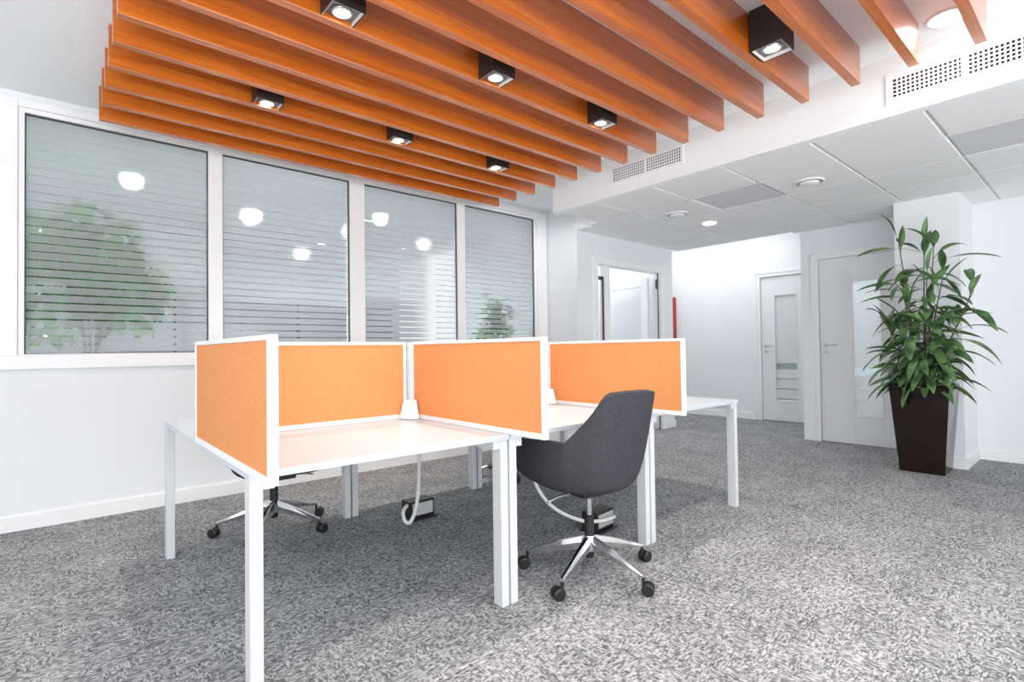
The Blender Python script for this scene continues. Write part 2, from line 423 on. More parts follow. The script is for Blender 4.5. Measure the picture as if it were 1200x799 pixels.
# ------------------------------------------------------------------ ceilings
bm = new(); prism(bm, [(XN, YN), (XB, YN), (XB, 3.70), (4.62, 3.70), (4.62, YW + T), (XN, YW + T)], ZC, ZC + 0.1)
struct('ceiling', bm, 'ceil', 'high white ceiling above the wooden slats', 'ceiling')
bm = new(); prism(bm, [(XB, YN), (XB + 0.075, YN), (XB + 0.075, 3.70), (XB, 3.70)], ZG, ZC + 0.1)
struct('trim_2', bm, 'ceil', 'white soffit face holding two vent grilles', 'soffit')
bm = new(); prism(bm, [(XB + 0.075, YN), (XR, YN), (XR, 2.5), (6.63, 2.5), (6.63, YG), (4.60, YG), (4.60, 3.70), (XB + 0.075, 3.70)], ZG + 0.03, ZC + 0.1)
struct('ceiling_lower', bm, 'ceil', 'lower ceiling deck above the tiles', 'ceiling')
gx = [XB + 0.075, 4.435, 5.025, 5.615, 6.205, 6.795]
gy = [0.715 + 0.617 * k for k in range(-7, 6)]
bm = new(); bg = []
for i in range(5):
    for j in range(len(gy) - 1):
        x0, x1, y0, y1 = gx[i] + 0.006, gx[i + 1] - 0.006, gy[j] + 0.006, min(gy[j + 1], YG - 0.002) - 0.006
        if i == 0 or y1 - y0 < 0.1:
            y1 = min(y1, 3.66) if i == 0 else y1
        if y1 - y0 < 0.05: continue
        if i == 4 and gy[j] > 2.4: x1 = min(x1, 6.62)
        if i == 1 and j in (6, 9): bg.append((x0, x1, y0, y1)); continue
        v = box(bm, x0, x1, y0, y1, ZG + 0.004, ZG + 0.03)
        for q in v[:4]: q.co.x += 0.008 if q.co.x < (x0 + x1) / 2 else -0.008; q.co.y += 0.008 if q.co.y < (y0 + y1) / 2 else -0.008
cg = struct('ceiling_tiles', bm, 'tile', 'grid of square white ceiling tiles over the corridor side', 'ceiling')
for q in bg:
    bm = new(); box(bm, *q, ZG + 0.010, ZG + 0.03); o = obj('metal_tile', bm, 'tileg', cg); o['label'] = 'darker grey square ceiling tile'
bm = new()
for x in gx[1:-1]: box(bm, x - 0.007, x + 0.007, YN, YG if x > 4.6 else 3.7, ZG + 0.001, ZG + 0.004)
obj('grid_bar', bm, 'trim', cg)
bm = new(); box(bm, 6.63, XF + 0.1, 2.38, 7.2, 2.95, 3.0); box(bm, 6.63, XR, 2.50, YG, ZG + 0.03, 2.95)
bm.faces.ensure_lookup_table()
struct('ceiling_corridor', bm, 'ceil')

# ------------------------------------------------------------------ the room behind the glazing and the one behind the glass door
bm = new(); box(bm, XN, 4.62, 8.4, 8.5, 0, 2.85); box(bm, XN - 0.1, XN, YW + T, 8.5, 0, 2.85)
struct('wall_next_room', bm, 'backwall', 'grey wall of the room behind the frosted window', 'wall')
bm = new(); box(bm, XN - 0.1, 4.74, YW + T, 8.5, 2.72, 2.8)
struct('ceiling_next_room', bm, 'ceil', 'ceiling of the room behind the frosted window', 'ceiling')
bm = new(); box(bm, 4.74, 6.51, 7.1, 7.2, 0, 2.95); box(bm, 4.74, 6.51, YG + 0.12, 7.1, 2.75, 2.95)
struct('wall_door_room', bm, 'wall', 'white wall seen through the open glass door', 'wall')
bm = new(); box(bm, XN - 0.1, XN, YN, YW + T, 0, ZC + 0.1)
struct('wall_near', bm, 'wall')

# low cabinets in the next room (dark band behind the lower glass)
cab0 = thing('storage_cabinet', 'x', 'cabinet', (0.35, 7.9, 0), 0, 'low grey cabinets behind the frosted window')
bm = new(); box(bm, -0.74, 0.74, -0.22, 0.25, 0.06, 1.88); obj('body', bm, 'backlow', cab0, bevel=0.004)
for s in (-1, 1):
    bm = new(); box(bm, min(s * 0.01, s * 0.73), max(s * 0.01, s * 0.73), -0.24, -0.222, 0.08, 1.86); dd = obj('door', bm, 'backlow', cab0, bevel=0.003)
    bm = new(); box(bm, min(s * 0.05, s * 0.065), max(s * 0.05, s * 0.065), -0.262, -0.241, 0.65, 0.85); obj('handle', bm, 'silver', dd)
bm = new(); box(bm, -0.72, 0.72, -0.18, 0.25, 0, 0.06); obj('plinth', bm, 'black', cab0)
cab0['label'] = 'blurred grey cabinet behind the second frosted pane, left half'
dup(cab0, (1.85, 7.9, 0), 0, 'blurred grey cabinet behind the second frosted pane, right half')
dup(cab0, (3.35, 7.9, 0), 0, 'blurred grey cabinet behind the third frosted pane')

# round lights in the next room
first = None
for i, (x, y, lab) in enumerate([(0.50, 6.05, 'blurred bright round ceiling light seen through the first frosted pane'),
                                (1.66, 6.02, 'blurred bright round ceiling light high in the second frosted pane'),
                                (2.86, 5.95, 'blurred bright round ceiling light at the left of the third frosted pane'),
                                (2.92, 7.55, 'small round ceiling light low in the second frosted pane'),
                                (4.05, 7.3, 'small round ceiling light low in the third frosted pane')]):
    if first is None:
        first = t = thing('round_downlight', lab, 'ceiling light', (x, y, 2.72), 0, 'round lights in the room behind the glass')
        bm = new(); lathe(bm, [(0.085, 0), (0.12, 0), (0.12, -0.012), (0.085, -0.012)], caps=False); obj('trim_ring', bm, 'trim', t)
        bm = new(); lathe(bm, [(0.08, -0.002), (0.06, -0.008)]); obj('lens', bm, 'lamp3', t)
    else:
        dup(first, (x, y, 2.72), 0, lab)

# ------------------------------------------------------------------ slats
names = ['nearest the frosted window'] + ['%s from the frosted window' % w for w in
         ('second', 'third', 'fourth', 'fifth', 'sixth', 'seventh', 'eighth', 'ninth', 'tenth', 'eleventh', 'twelfth', 'thirteenth', 'fourteenth')] + ['farthest from the frosted window']
K = 1.55 * 0.97391
SX0, SX1 = 0.131 * K, 2.322 * K
pitch = (2.829 - 0.294) / 14 * K
for k in range(15):
    y1 = 2.829 * K - pitch * k; th = 0.047
    bm = new(); box(bm, 0, SX1 - SX0, -th, 0, 0, ZC - ZS)
    tag(obj('ceiling_slat', bm, 'wood', at=(SX0, y1, ZS), bevel=0.0015), 'orange-brown wooden ceiling slat %s' % names[k], 'slat', 'wooden slats hung in a row under the ceiling')

# ------------------------------------------------------------------ black box spotlights
spots = [(0.965, 2.255, 'black cube spotlight at the top left edge between the slats'),
         (1.855, 2.255, 'black cube spotlight in the middle of the slats, right of the top left one'),
         (2.775, 2.262, 'black cube spotlight between slat ends above the small vent grille'),
         (0.965, 3.375, 'black cube spotlight near the slats left end, above the first window mullion'),
         (1.86, 3.375, 'black cube spotlight above the third frosted pane'),
         (2.77, 3.375, 'black cube spotlight above the fourth frosted pane, nearest the window corner'),
         (2.765, 1.13, 'largest black cube spotlight, at the top right beside the slat ends')]
proto = None
for x, y, lab in spots:
    if proto is None:
        w = 0.0775; hh = ZC - ZS - 0.004
        proto = thing('cube_spotlight', lab, 'spotlight', (x, y, ZS + 0.004), 0, 'black cube spotlights between the slats')
        bm = new(); t = 0.005
        box(bm, -w, w, -w, -w + t, 0, hh); box(bm, -w, w, w - t, w, 0, hh); box(bm, -w, -w + t, -w + t, w - t, 0, hh); box(bm, w - t, w, -w + t, w - t, 0, hh)
        box(bm, -w + t, w - t, -w + t, w - t, hh - 0.004, hh); obj('housing', bm, 'lampbox', proto)
        bm = new(); u = w - t - 0.001; t2 = 0.002
        box(bm, -u, u, -u, -u + t2, 0.001, 0.02); box(bm, -u, u, u - t2, u, 0.001, 0.02); box(bm, -u, -u + t2, -u + t2, u - t2, 0.001, 0.02); box(bm, u - t2, u, -u + t2, u - t2, 0.001, 0.02)
        obj('rim', bm, 'liner', proto)
        bm = new(); box(bm, -u, u, -u, u, 0.0205, 0.026); obj('baffle', bm, 'baffle', proto)
        bm = new(); lathe(bm, [(0.037, 0.020), (0.047, 0.020), (0.046, 0.010), (0.039, 0.006)], caps=False); obj('ring', bm, 'silver', proto, smooth=True)
        bm = new(); lathe(bm, [(0.033, 0.0200), (0.032, 0.012), (0.020, 0.008)]); obj('lens', bm, 'lamp', proto)
    else:
        dup(proto, (x, y, ZS + 0.004), 0, lab)

# ------------------------------------------------------------------ ceiling downlights, vents
def downlight(x, y, z, r, lab, lensmat, group=None):
    t = thing('recessed_downlight', lab, 'ceiling light', (x, y, z), 0, group)
    bm = new(); lathe(bm, [(r * 0.80, 0.0), (r, 0.0), (r * 0.99, -0.006), (r * 0.82, -0.009)], seg=40, caps=False); obj('trim_ring', bm, 'trim', t, smooth=True)
    bm = new(); lathe(bm, [(r * 0.79, -0.001), (r * 0.79, -0.006), (r * 0.4, -0.008)], seg=40); obj('lens', bm, lensmat, t)
    return t
downlight(3.545, 0.555, ZC, 0.095, 'glowing round downlight in the high ceiling behind the last slat', 'lamp2')
downlight(5.43, 2.925, ZG, 0.085, 'glowing round downlight in the tiled ceiling', 'lamp2')
def diffuser(x, y, r, lab):
    t = thing('ceiling_diffuser', lab, 'air vent', (x, y, ZG + 0.0035), 0, 'round diffusers in the tiled ceiling')
    bm = new(); lathe(bm, [(r * 0.86, 0.002), (r, 0.0), (r * 0.98, -0.010), (r * 0.84, -0.014)], seg=40, caps=False); obj('outer_ring', bm, 'trim', t, smooth=True)
    bm = new(); lathe(bm, [(r * 0.85, 0.0), (r * 0.85, -0.002)], seg=40); obj('throat', bm, 'plateg', t)
    bm = new(); lathe(bm, [(r * 0.30, -0.002), (r * 0.66, -0.010), (r * 0.60, -0.022), (r * 0.2, -0.026)], seg=40); obj('disc', bm, 'trim', t, smooth=True)
diffuser(4.74, 1.66, 0.115, 'round white air diffuser in the tiled ceiling, nearer the plant')
diffuser(4.80, 2.935, 0.115, 'round white air diffuser beside the glowing downlight')

def vent(y0, y1, z0, z1, border, nsec, lab):
    """grille on the soffit face, facing -X; y1 is its left end"""
    t = thing('air_vent', lab, 'air vent', (XB, (y0 + y1) / 2, z0), 0, 'white grilles in the soffit')
    w = (y1 - y0) / 2; h = z1 - z0; b = border
    bm = new()
    for q in ((-w, -w + b, 0, h), (w - b, w, 0, h), (-w + b, w - b, 0, b), (-w + b, w - b, h - b, h)): box(bm, -0.012, 0, *q)
    L = (2 * w - 2 * b) / nsec
    for k in range(1, nsec): box(bm, -0.011, 0, -w + b + L * k - 0.014, -w + b + L * k + 0.014, b, h - b)
    obj('frame', bm, 'trim', t, bevel=0.003)
    bm = new(); box(bm, -0.002, 0, -w + b, w - b, b, h - b); obj('backing', bm, 'dark', t)
    bm = new(); n = max(4, round((2 * w - 2 * b) / 0.0215)); s = (2 * w - 2 * b) / n
    for k in range(n): box(bm, -0.009, -0.004, -w + b + s * k - 0.0042, -w + b + s * k + 0.0042, b, h - b)
    rz = 5; sz = (h - 2 * b) / rz
    for k in range(rz + 1): box(bm, -0.0095, -0.003, -w + b, w - b, b + sz * k - 0.0035, b + sz * k + 0.0035)
    obj('grille', bm, 'trim', t)
vent(2.235, 2.955, 2.588, 2.748, 0.022, 2, 'small white vent grille in the soffit beyond the slat ends')
vent(-0.49, 0.885, 2.555, 2.740, 0.036, 4, 'long white vent grille in the soffit at the upper right')

# ------------------------------------------------------------------ desks
EX = [0.445, 1.508, 2.573, 3.640]
YF, YM0, YM1, YE = 1.765, 2.622, 2.636, 3.4935
ZD = 0.75
def desk(w, d, label, gap=0.02):
    t = thing('office_desk', label, 'desk', group='white desks of the workstation island')
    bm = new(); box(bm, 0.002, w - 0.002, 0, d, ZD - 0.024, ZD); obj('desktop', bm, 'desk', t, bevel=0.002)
    for sx in (0, 1):
        for sy in (0,):
            x0 = 0.006 if sx == 0 else w - 0.046; y0 = 0.010 if sy == 0 else d - 0.07
            bm = new(); box(bm, x0, x0 + 0.04, y0, y0 + 0.06, 0.0, ZD - 0.025); obj('leg', bm, 'legs', t, bevel=0.003)
        x0 = 0.0462 if sx == 0 else w - 0.0822
        bm = new(); box(bm, x0, x0 + 0.036, 0.014, d + gap, ZD - 0.062, ZD - 0.025); obj('side_rail', bm, 'legs', t, bevel=0.002)
    for yy in (0.16, d - 0.19):
        bm = new(); box(bm, 0.0825, w - 0.0825, yy, yy + 0.03, ZD - 0.055, ZD - 0.025); obj('cross_rail', bm, 'legs', t)
    return t
w0 = EX[1] - EX[0]
dk = desk(w0, YM0 - YF, 'x', (YM1 - YM0) / 2 - 0.0005)
rows = [(YF, ('white desk between the two front orange screens, nearest the camera', 'white desk with the charcoal swivel chair before it', 'white desk at the far right end, beyond the last orange screen')),
        (YM1, ('white desk by the window wall, behind the left front desk', 'white desk by the window wall, in the middle of the back row', 'white desk by the window wall, at the far end of the back row'))]
for r, (y, labs) in enumerate(rows):
    for i in range(3):
        if r == 0 and i == 0: dk.location = (EX[0], y, 0); dk['label'] = labs[0]
        elif r == 0: dup(dk, (EX[i], y, 0), 0, labs[i])
        else: dup(dk, (EX[i + 1], YE, 0), PI, labs[i])

# ------------------------------------------------------------------ screens
def screen(L, H0, label, along, loc):
    """local: length along +x, thickness in y, base at z=0"""
    t = thing('desk_screen', label, 'desk divider', loc, 0 if along == 'x' else PI / 2, 'orange fabric screens on the desks')
    th = 0.014; f = 0.016; bm = new()
    box(bm, 0, f, -th, th, 0, H0); box(bm, L - f, L, -th, th, 0, H0); box(bm, f, L - f, -th, th, 0, 0.024); box(bm, f, L - f, -th, th, H0 - f, H0)
    obj('frame', bm, 'alu', t, bevel=0.002)
    bm = new(); box(bm, f, L - f, -th + 0.004, th - 0.004, 0.024, H0 - f); obj('fabric_panel', bm, 'orange', t)
    return t
HS = 1.172 - ZD - 0.001
ZB = ZD + 0.001
screen(1.02, HS, 'orange screen at the near left end of the desks', 'y', (0.452, 1.535, ZB))
screen(1.05, HS, 'orange screen dividing the two front desks, left of the chair', 'y', (1.508, 1.535, ZB))
screen(1.035, HS, 'orange screen on the right, behind the charcoal chair', 'y', (2.573, 1.545, ZB))
screen(EX[1] - EX[0] - 0.08, HS, 'orange screen along the back of the left front desk', 'x', (EX[0] + 0.032, 2.600, ZB))
screen(EX[2] - EX[1] - 0.075, HS, 'orange screen along the back of the middle desk, mostly hidden', 'x', (EX[1] + 0.038, 2.600, ZB))
def post(x, label):
    t = thing('screen_post', label, 'bracket', (x, 2.606, ZB), 0, 'white posts joining the orange screens')
    bm = new(); box(bm, -0.019, 0.019, -0.020, 0.020, 0.0, HS - 0.002); obj('upright', bm, 'alu', t, bevel=0.003)
    return t
for x, lab in ((EX[1], 'white upright joining the screens over the left front desk corner'), (EX[2], 'white upright joining the screens at the far desk corner')):
    post(x, lab)
def foot(x, lab):
    bm = new()
    lo = [(-0.085, -0.002), (-0.085, -0.030), (-0.040, -0.095), (-0.002, -0.095), (-0.002, -0.002)]
    A = [bm.verts.new((x, y, 0)) for x, y in lo]; B = [bm.verts.new((x * 0.66 - 0.001, y * 0.66 - 0.001, 0.105)) for x, y in lo]
    bm.faces.new(A[::-1]); bm.faces.new(B)
    for k in range(5): bm.faces.new((A[k], A[(k + 1) % 5], B[(k + 1) % 5], B[k]))
    tag(obj('cable_cover', bm, 'alu', at=(x - 0.018, 2.582, ZB), bevel=0.012), lab, 'cable cover', 'white bracket covers in the desk corners')
foot(EX[1], 'white rounded cover in the back corner of the left front desk')
foot(EX[2], 'white rounded cover in the back corner of the middle desk')

# ------------------------------------------------------------------ swivel chairs (local: faces +Y)
ST = [  # P0 bottom, P1 lower edge, P2 side, P3 rim
    [(0, .265, .452), (-.195, .272, .458), (-.250, .288, .540), (-.254, .292, .655)],
    [(0, .15, .436), (-.205, .165, .446), (-.268, .175, .540), (-.270, .180, .672)],
    [(0, .04, .425), (-.205, .030, .438), (-.270, .030, .540), (-.274, .035, .684)],
    [(0, -.04, .425), (-.185, -.060, .438), (-.250, -.080, .548), (-.266, -.105, .690)],
    [(0, -.05, .425), (-.170, -.090, .440), (-.232, -.120, .555), (-.256, -.140, .700)],
    [(0, -.08, .428), (-.132, -.150, .446), (-.190, -.190, .575), (-.206, -.222, .800)],
    [(0, -.10, .430), (-.100, -.182, .452), (-.150, -.226, .590), (-.158, -.300, .906)],
    [(0, -.11, .430), (-.050, -.198, .454), (-.078, -.248, .600), (-.080, -.330, .922)],
    [(0, -.11, .430), (0, -.203, .455), (0, -.254, .602), (0, -.337, .924)]]
def cr(p0, p1, p2, p3, t):
    return 0.5 * ((2 * p1) + (p2 - p0) * t + (2 * p0 - 5 * p1 + 4 * p2 - p3) * t * t + (3 * p1 - p0 - 3 * p2 + p3) * t ** 3)
def interp(pts, n):
    out = []
    for i in range(len(pts) - 1):
        p0, p1, p2, p3 = pts[max(i - 1, 0)], pts[i], pts[i + 1], pts[min(i + 2, len(pts) - 1)]
        for k in range(n): out.append(cr(p0, p1, p2, p3, k / n))
    out.append(pts[-1]); return out
def shell_grid():
    half = [[Vector(p) for p in s] for s in ST]
    full = half + [[Vector((-p.x, p.y, p.z)) for p in s] for s in half[-2::-1]]
    cols = [interp(s, 5) for s in full]                        # along profile
    nv = len(cols[0]); rowsv = [interp([c[j] for c in cols], 4) for j in range(nv)]
    return rowsv
def shell_mesh(off=0.0, rim_trim=0):
    R = shell_grid(); bm = new(); G = [[bm.verts.new(p) for p in r] for r in R]
    for j in range(len(G) - 1):
        for i in range(len(G[0]) - 1):
            bm.faces.new((G[j][i], G[j][i + 1], G[j + 1][i + 1], G[j + 1][i]))
    bmesh.ops.remove_doubles(bm, verts=bm.verts, dist=0.0008)
    return bm
def make_chair(label, base_rot, seatmat, trails, drop=0.0):
    t = thing('swivel_chair', label, 'chair', group='charcoal swivel tub chairs')
    bm = shell_mesh()
    o = obj('shell', bm, seatmat, t, smooth=True, at=(0, 0, -drop))
    md = o.modifiers.new('solid', 'SOLIDIFY'); md.thickness = 0.028; md.offset = -1; md.use_even_offset = False
    md = o.modifiers.new('bevel', 'BEVEL'); md.width = 0.006; md.segments = 2; md.limit_method = 'ANGLE'; md.angle_limit = 0.9
    bm = new()
    ring = [(0.215 * math.copysign(abs(math.cos(a)) ** 0.6, math.cos(a)), 0.05 + 0.20 * math.copysign(abs(math.sin(a)) ** 0.6, math.sin(a))) for a in [2 * PI * k / 36 for k in range(36)]]
    prev = None
    for s, z in ((0.90, 0.458), (1.0, 0.470), (1.0, 0.490), (0.94, 0.505), (0.6, 0.512), (0.15, 0.513)):
        cur = [bm.verts.new((x * s, 0.05 + (y - 0.05) * s, z)) for x, y in ring]
        if prev:
            for k in range(36): bm.faces.new((prev[k], prev[(k + 1) % 36], cur[(k + 1) % 36], cur[k]))
        else: bm.faces.new(cur[::-1])
        prev = cur
    bm.faces.new(prev); obj('seat_cushion', bm, seatmat, t, smooth=True, at=(0, 0, -drop))
    bm = new(); box(bm, -0.10, 0.10, -0.08, 0.12, 0.396, 0.424); obj('seat_mechanism', bm, 'black', t, bevel=0.008, at=(0, 0, -drop))
    bm = new(); tube(bm, smooth_path([(-0.08, 0.03, 0.405), (-0.17, 0.03, 0.40), (-0.235, 0.03, 0.385)], 4), 0.007); obj('lever', bm, 'silver', t, smooth=True, at=(0, 0, -drop))
    bm = new(); lathe(bm, [(0.014, 0.27), (0.014, 0.41 - drop)], seg=20); obj('gas_spring', bm, 'chrome', t, smooth=False)
    bm = new(); lathe(bm, [(0.022, 0.08), (0.026, 0.12), (0.024, 0.285), (0.018, 0.29)], seg=24); obj('column_sleeve', bm, 'black', t)
    bm = new(); lathe(bm, [(0.030, 0.112), (0.042, 0.118), (0.042, 0.165), (0.028, 0.190)], seg=28); obj('hub', bm, 'chrome', t)
    for k in range(5):
        a = base_rot + k * 2 * PI / 5; ca, sa = math.cos(a), math.sin(a)
        def L(r, s, z): return (r * ca - s * sa, r * sa + s * ca, z)
        bm = new(); prof = [(0.030, 0.021, 0.118, 0.184), (0.14, 0.018, 0.104, 0.155), (0.25, 0.014, 0.088, 0.116), (0.325, 0.012, 0.078, 0.093)]
        prev = None
        for r, hw, z0, z1 in prof:
            cur = [bm.verts.new(L(r, s, z)) for s, z in ((-hw * .7, z0), (hw * .7, z0), (hw, z0 + (z1 - z0) * .6), (hw * .45, z1), (-hw * .45, z1), (-hw, z0 + (z1 - z0) * .6))]
            if prev:
                for i in range(6): bm.faces.new((prev[i], prev[(i + 1) % 6], cur[(i + 1) % 6], cur[i]))
            else: bm.faces.new(cur[::-1])
            prev = cur
        bm.faces.new(prev)
        lg = obj('leg', bm, 'chrome', t)
        ang = a + trails[k]; cx, cy = 0.318 * ca, 0.318 * sa
        bm = new(); dx, dy = math.cos(ang), math.sin(ang); wx, wy = -dy, dx
        ox, oy = cx + 0.022 * dx, cy + 0.022 * dy
        for s in (-1, 1):
            tube(bm, [(ox + wx * s * 0.005, oy + wy * s * 0.005, 0.0285), (ox + wx * s * 0.010, oy + wy * s * 0.010, 0.0285), (ox + wx * s * 0.023, oy + wy * s * 0.023, 0.0285), (ox + wx * s * 0.027, oy + wy * s * 0.027, 0.0285)], [0.026, 0.0285, 0.0285, 0.022], 24)
        tube(bm, [(ox - wx * 0.006, oy - wy * 0.006, 0.0285), (ox + wx * 0.006, oy + wy * 0.006, 0.0285)], 0.020, 16)
        tube(bm, [(cx, cy, 0.030), (cx, cy, 0.080)], 0.0075, 12)
        obj('caster', bm, 'black', lg)
    return t
ch1 = make_chair('charcoal swivel tub chair in full view before the middle desk', math.radians(270 + 7), 'greyseat', (0.5, 0.2, 2.9, 0.5, -0.6))
ch1.location = (2.020, 1.760, 0); ch1.rotation_euler.z = -math.radians(7)
ch2 = make_chair('dark swivel chair behind the left desks, only its wheeled base in view', math.radians(90 + 180), 'greyseat', (0.6, -0.5, -0.9, 1.2, -0.9), 0.065)
ch2.location = (1.04, 3.53, 0); ch2.rotation_euler.z = PI
dup(ch2, (3.13, 3.60, 0), PI, 'dark swivel chair at the far end of the back row, mostly hidden')

# ------------------------------------------------------------------ floor boxes and cables
def fbox(x, y, rot, lab):
    t = thing('floor_box', lab, 'floor box', (x, y, 0), rot, 'black floor boxes under the desks')
    bm = new(); box(bm, -0.095, 0.095, -0.055, 0.055, 0.012, 0.125); obj('body', bm, 'black', t, bevel=0.006)
    bm = new(); box(bm, -0.105, 0.105, -0.075, 0.065, 0, 0.012); obj('base_plate', bm, 'black', t, bevel=0.003)
    bm = new(); box(bm, -0.075, 0.080, -0.060, -0.0552, 0.032, 0.112); obj('cover_plate', bm, 'plateg', t, bevel=0.002)
fbox(1.845, 3.125, 0, 'black floor box with grey plate under the left desks')
fbox(2.545, 2.145, 0.1, 'black floor box with grey plate behind the charcoal chair base')
bm = new(); tube(bm, smooth_path([(1.80, 3.02, 0.690), (1.795, 3.02, 0.45), (1.79, 3.02, 0.25), (1.775, 3.015, 0.15), (1.745, 3.01, 0.06), (1.712, 3.01, 0.018), (1.685, 3.02, 0.035), (1.690, 3.05, 0.08), (1.735, 3.09, 0.10), (1.76, 3.10, 0.095)], 6), 0.012, 10)
tag(obj('power_cable', bm, 'cable', smooth=True), 'white cable hanging in a loop to the floor box under the left desks', 'cable')
bm = new(); tube(bm, smooth_path([(2.17, 2.40, 0.690), (2.165, 2.36, 0.50), (2.18, 2.31, 0.30), (2.25, 2.23, 0.17), (2.36, 2.12, 0.10), (2.46, 2.055, 0.09), (2.56, 2.045, 0.09), (2.60, 2.06, 0.085)], 6), 0.011, 10)
tag(obj('power_cable', bm, 'cable', smooth=True), 'white cable curving behind the charcoal chair to its floor box', 'cable')

# ------------------------------------------------------------------ fire cabinet
t = thing('fire_cabinet', 'red fire cabinet on the corridor end wall, past the glass door corner', 'cabinet', (XF, 5.17, 0))
bm = new(); box(bm, -0.10, 0.003, -0.13, 0.30, 1.15, 2.0); obj('body', bm, 'red', t, bevel=0.004)
bm = new(); box(bm, -0.112, -0.1005, -0.125, 0.295, 1.155, 1.995); obj('door', bm, 'red', t, bevel=0.003)

# ------------------------------------------------------------------ plants
def leaf(bm, base, d, L, W, droop, roll, pet=0.12):
    """long lance leaf starting at base, direction d, arching by droop"""
    d = Vector(d).normalized(); side = d.cross(Vector((0, 0, 1)))
    side = side.normalized() if side.length > 0.05 else Vector((1, 0, 0))
    side = Matrix.Rotation(roll, 3, d) @ side
    p = Vector(base); n = 10; prev = None; up = side.cross(d)
    for i in range(n + 1):
        s = i / n
        w = W * (0.10 if s < pet else max(0.02, math.sin(PI * min(1, (s - pet + 0.04) / (1.04 - pet)) ** 0.9)) ** 0.75)
        if i == n: w = 0.001
        up = side.cross(d).normalized()
        cur = [bm.verts.new(p - side * w + up * w * 0.25), bm.verts.new(p), bm.verts.new(p + side * w + up * w * 0.25)]
        if prev:
            for k in range(2): bm.faces.new((prev[k], prev[k + 1], cur[k + 1], cur[k]))
        prev = cur
        p = p + d * (L / n); d = (d + Vector((0, 0, -droop / n))).normalized()

def tall_plant():
    rnd = random.Random(11)
    t = thing('potted_plant', 'tall leafy plant in a glossy black tapered planter before the column', 'plant', (5.86, 1.15, 0))
    bm = new(); b, tp, h = 0.16, 0.215, 0.77
    def ring(s, z): return [bm.verts.new((x * s, y * s, z)) for x, y in ((-1, -1), (1, -1), (1, 1), (-1, 1))]
    R = [ring(b, 0), ring(tp, h), ring(tp - 0.012, h), ring(tp - 0.020, h - 0.05)]
    bm.faces.new(R[0][::-1])
    for A, B in zip(R, R[1:]):
        for k in range(4): bm.faces.new((A[k], A[(k + 1) % 4], B[(k + 1) % 4], B[k]))
    bm.faces.new(R[-1]); obj('planter', bm, 'gloss', t, bevel=0.006)
    bm = new(); box(bm, -0.193, 0.193, -0.193, 0.193, h - 0.049, h - 0.035); obj('soil', bm, 'soil', t)
    sb, lb = new(), new()
    for s in range(14):
        a = s * 2.4 + rnd.uniform(-.3, .3); r0 = rnd.uniform(0.02, 0.10); lean = rnd.uniform(0.10, 0.30); hh = rnd.uniform(0.50, 1.02) if s > 2 else rnd.uniform(1.18, 1.34)
        if s <= 2: lean *= 0.6
        pts = []
        for i in range(6):
            q = i / 5
            pts.append((math.cos(a) * (r0 + lean * q ** 1.3) * (0.45 if math.cos(a) > 0 else 1), math.sin(a) * (r0 + lean * q ** 1.3), h - 0.04 + hh * q))
        pp = smooth_path(pts, 4); tube(sb, pp, [0.009 - 0.006 * i / len(pp) for i in range(len(pp))], 6)
        n = int(14 * hh) + 4
        for k in range(n):
            q = (0.10 + 0.90 * k / (n - 1)); P = pp[min(len(pp) - 1, int(q * (len(pp) - 1)))]
            aa = a + k * 2.4 + rnd.uniform(-.5, .5); el = rnd.uniform(-0.15, 0.5) + (0.9 if k >= n - 3 else 0) + 0.35 * max(0, q - .6)
            L = rnd.uniform(0.27, 0.44) * (0.8 if k >= n - 2 else 1)
            dx = math.cos(aa) * math.cos(el)
            if P.x + dx * L > 0.19: dx = -abs(dx)
            if P.x > 0.17: continue
            leaf(lb, P, (dx, math.sin(aa) * math.cos(el), math.sin(el)), L, rnd.uniform(0.026, 0.040), rnd.uniform(0.6, 1.9), rnd.uniform(-.8, .8), 0.30)
    for a, z, L in ((-1.75, 1.80, 0.58), (1.7, 1.95, 0.5), (-1.66, 1.35, 0.5), (2.0, 1.5, 0.48), (1.8, 1.62, 0.5)):
        leaf(lb, (-0.03, 0, z), (math.cos(a), math.sin(a), 0.45), L, 0.034, 0.9, 0.3, 0.45)
    obj('stems', sb, 'stem', t, smooth=True); f = obj('foliage', lb, 'leaf', t, smooth=True)
    f.modifiers.new('solid', 'SOLIDIFY').thickness = 0.0012
    return t
tall_plant()

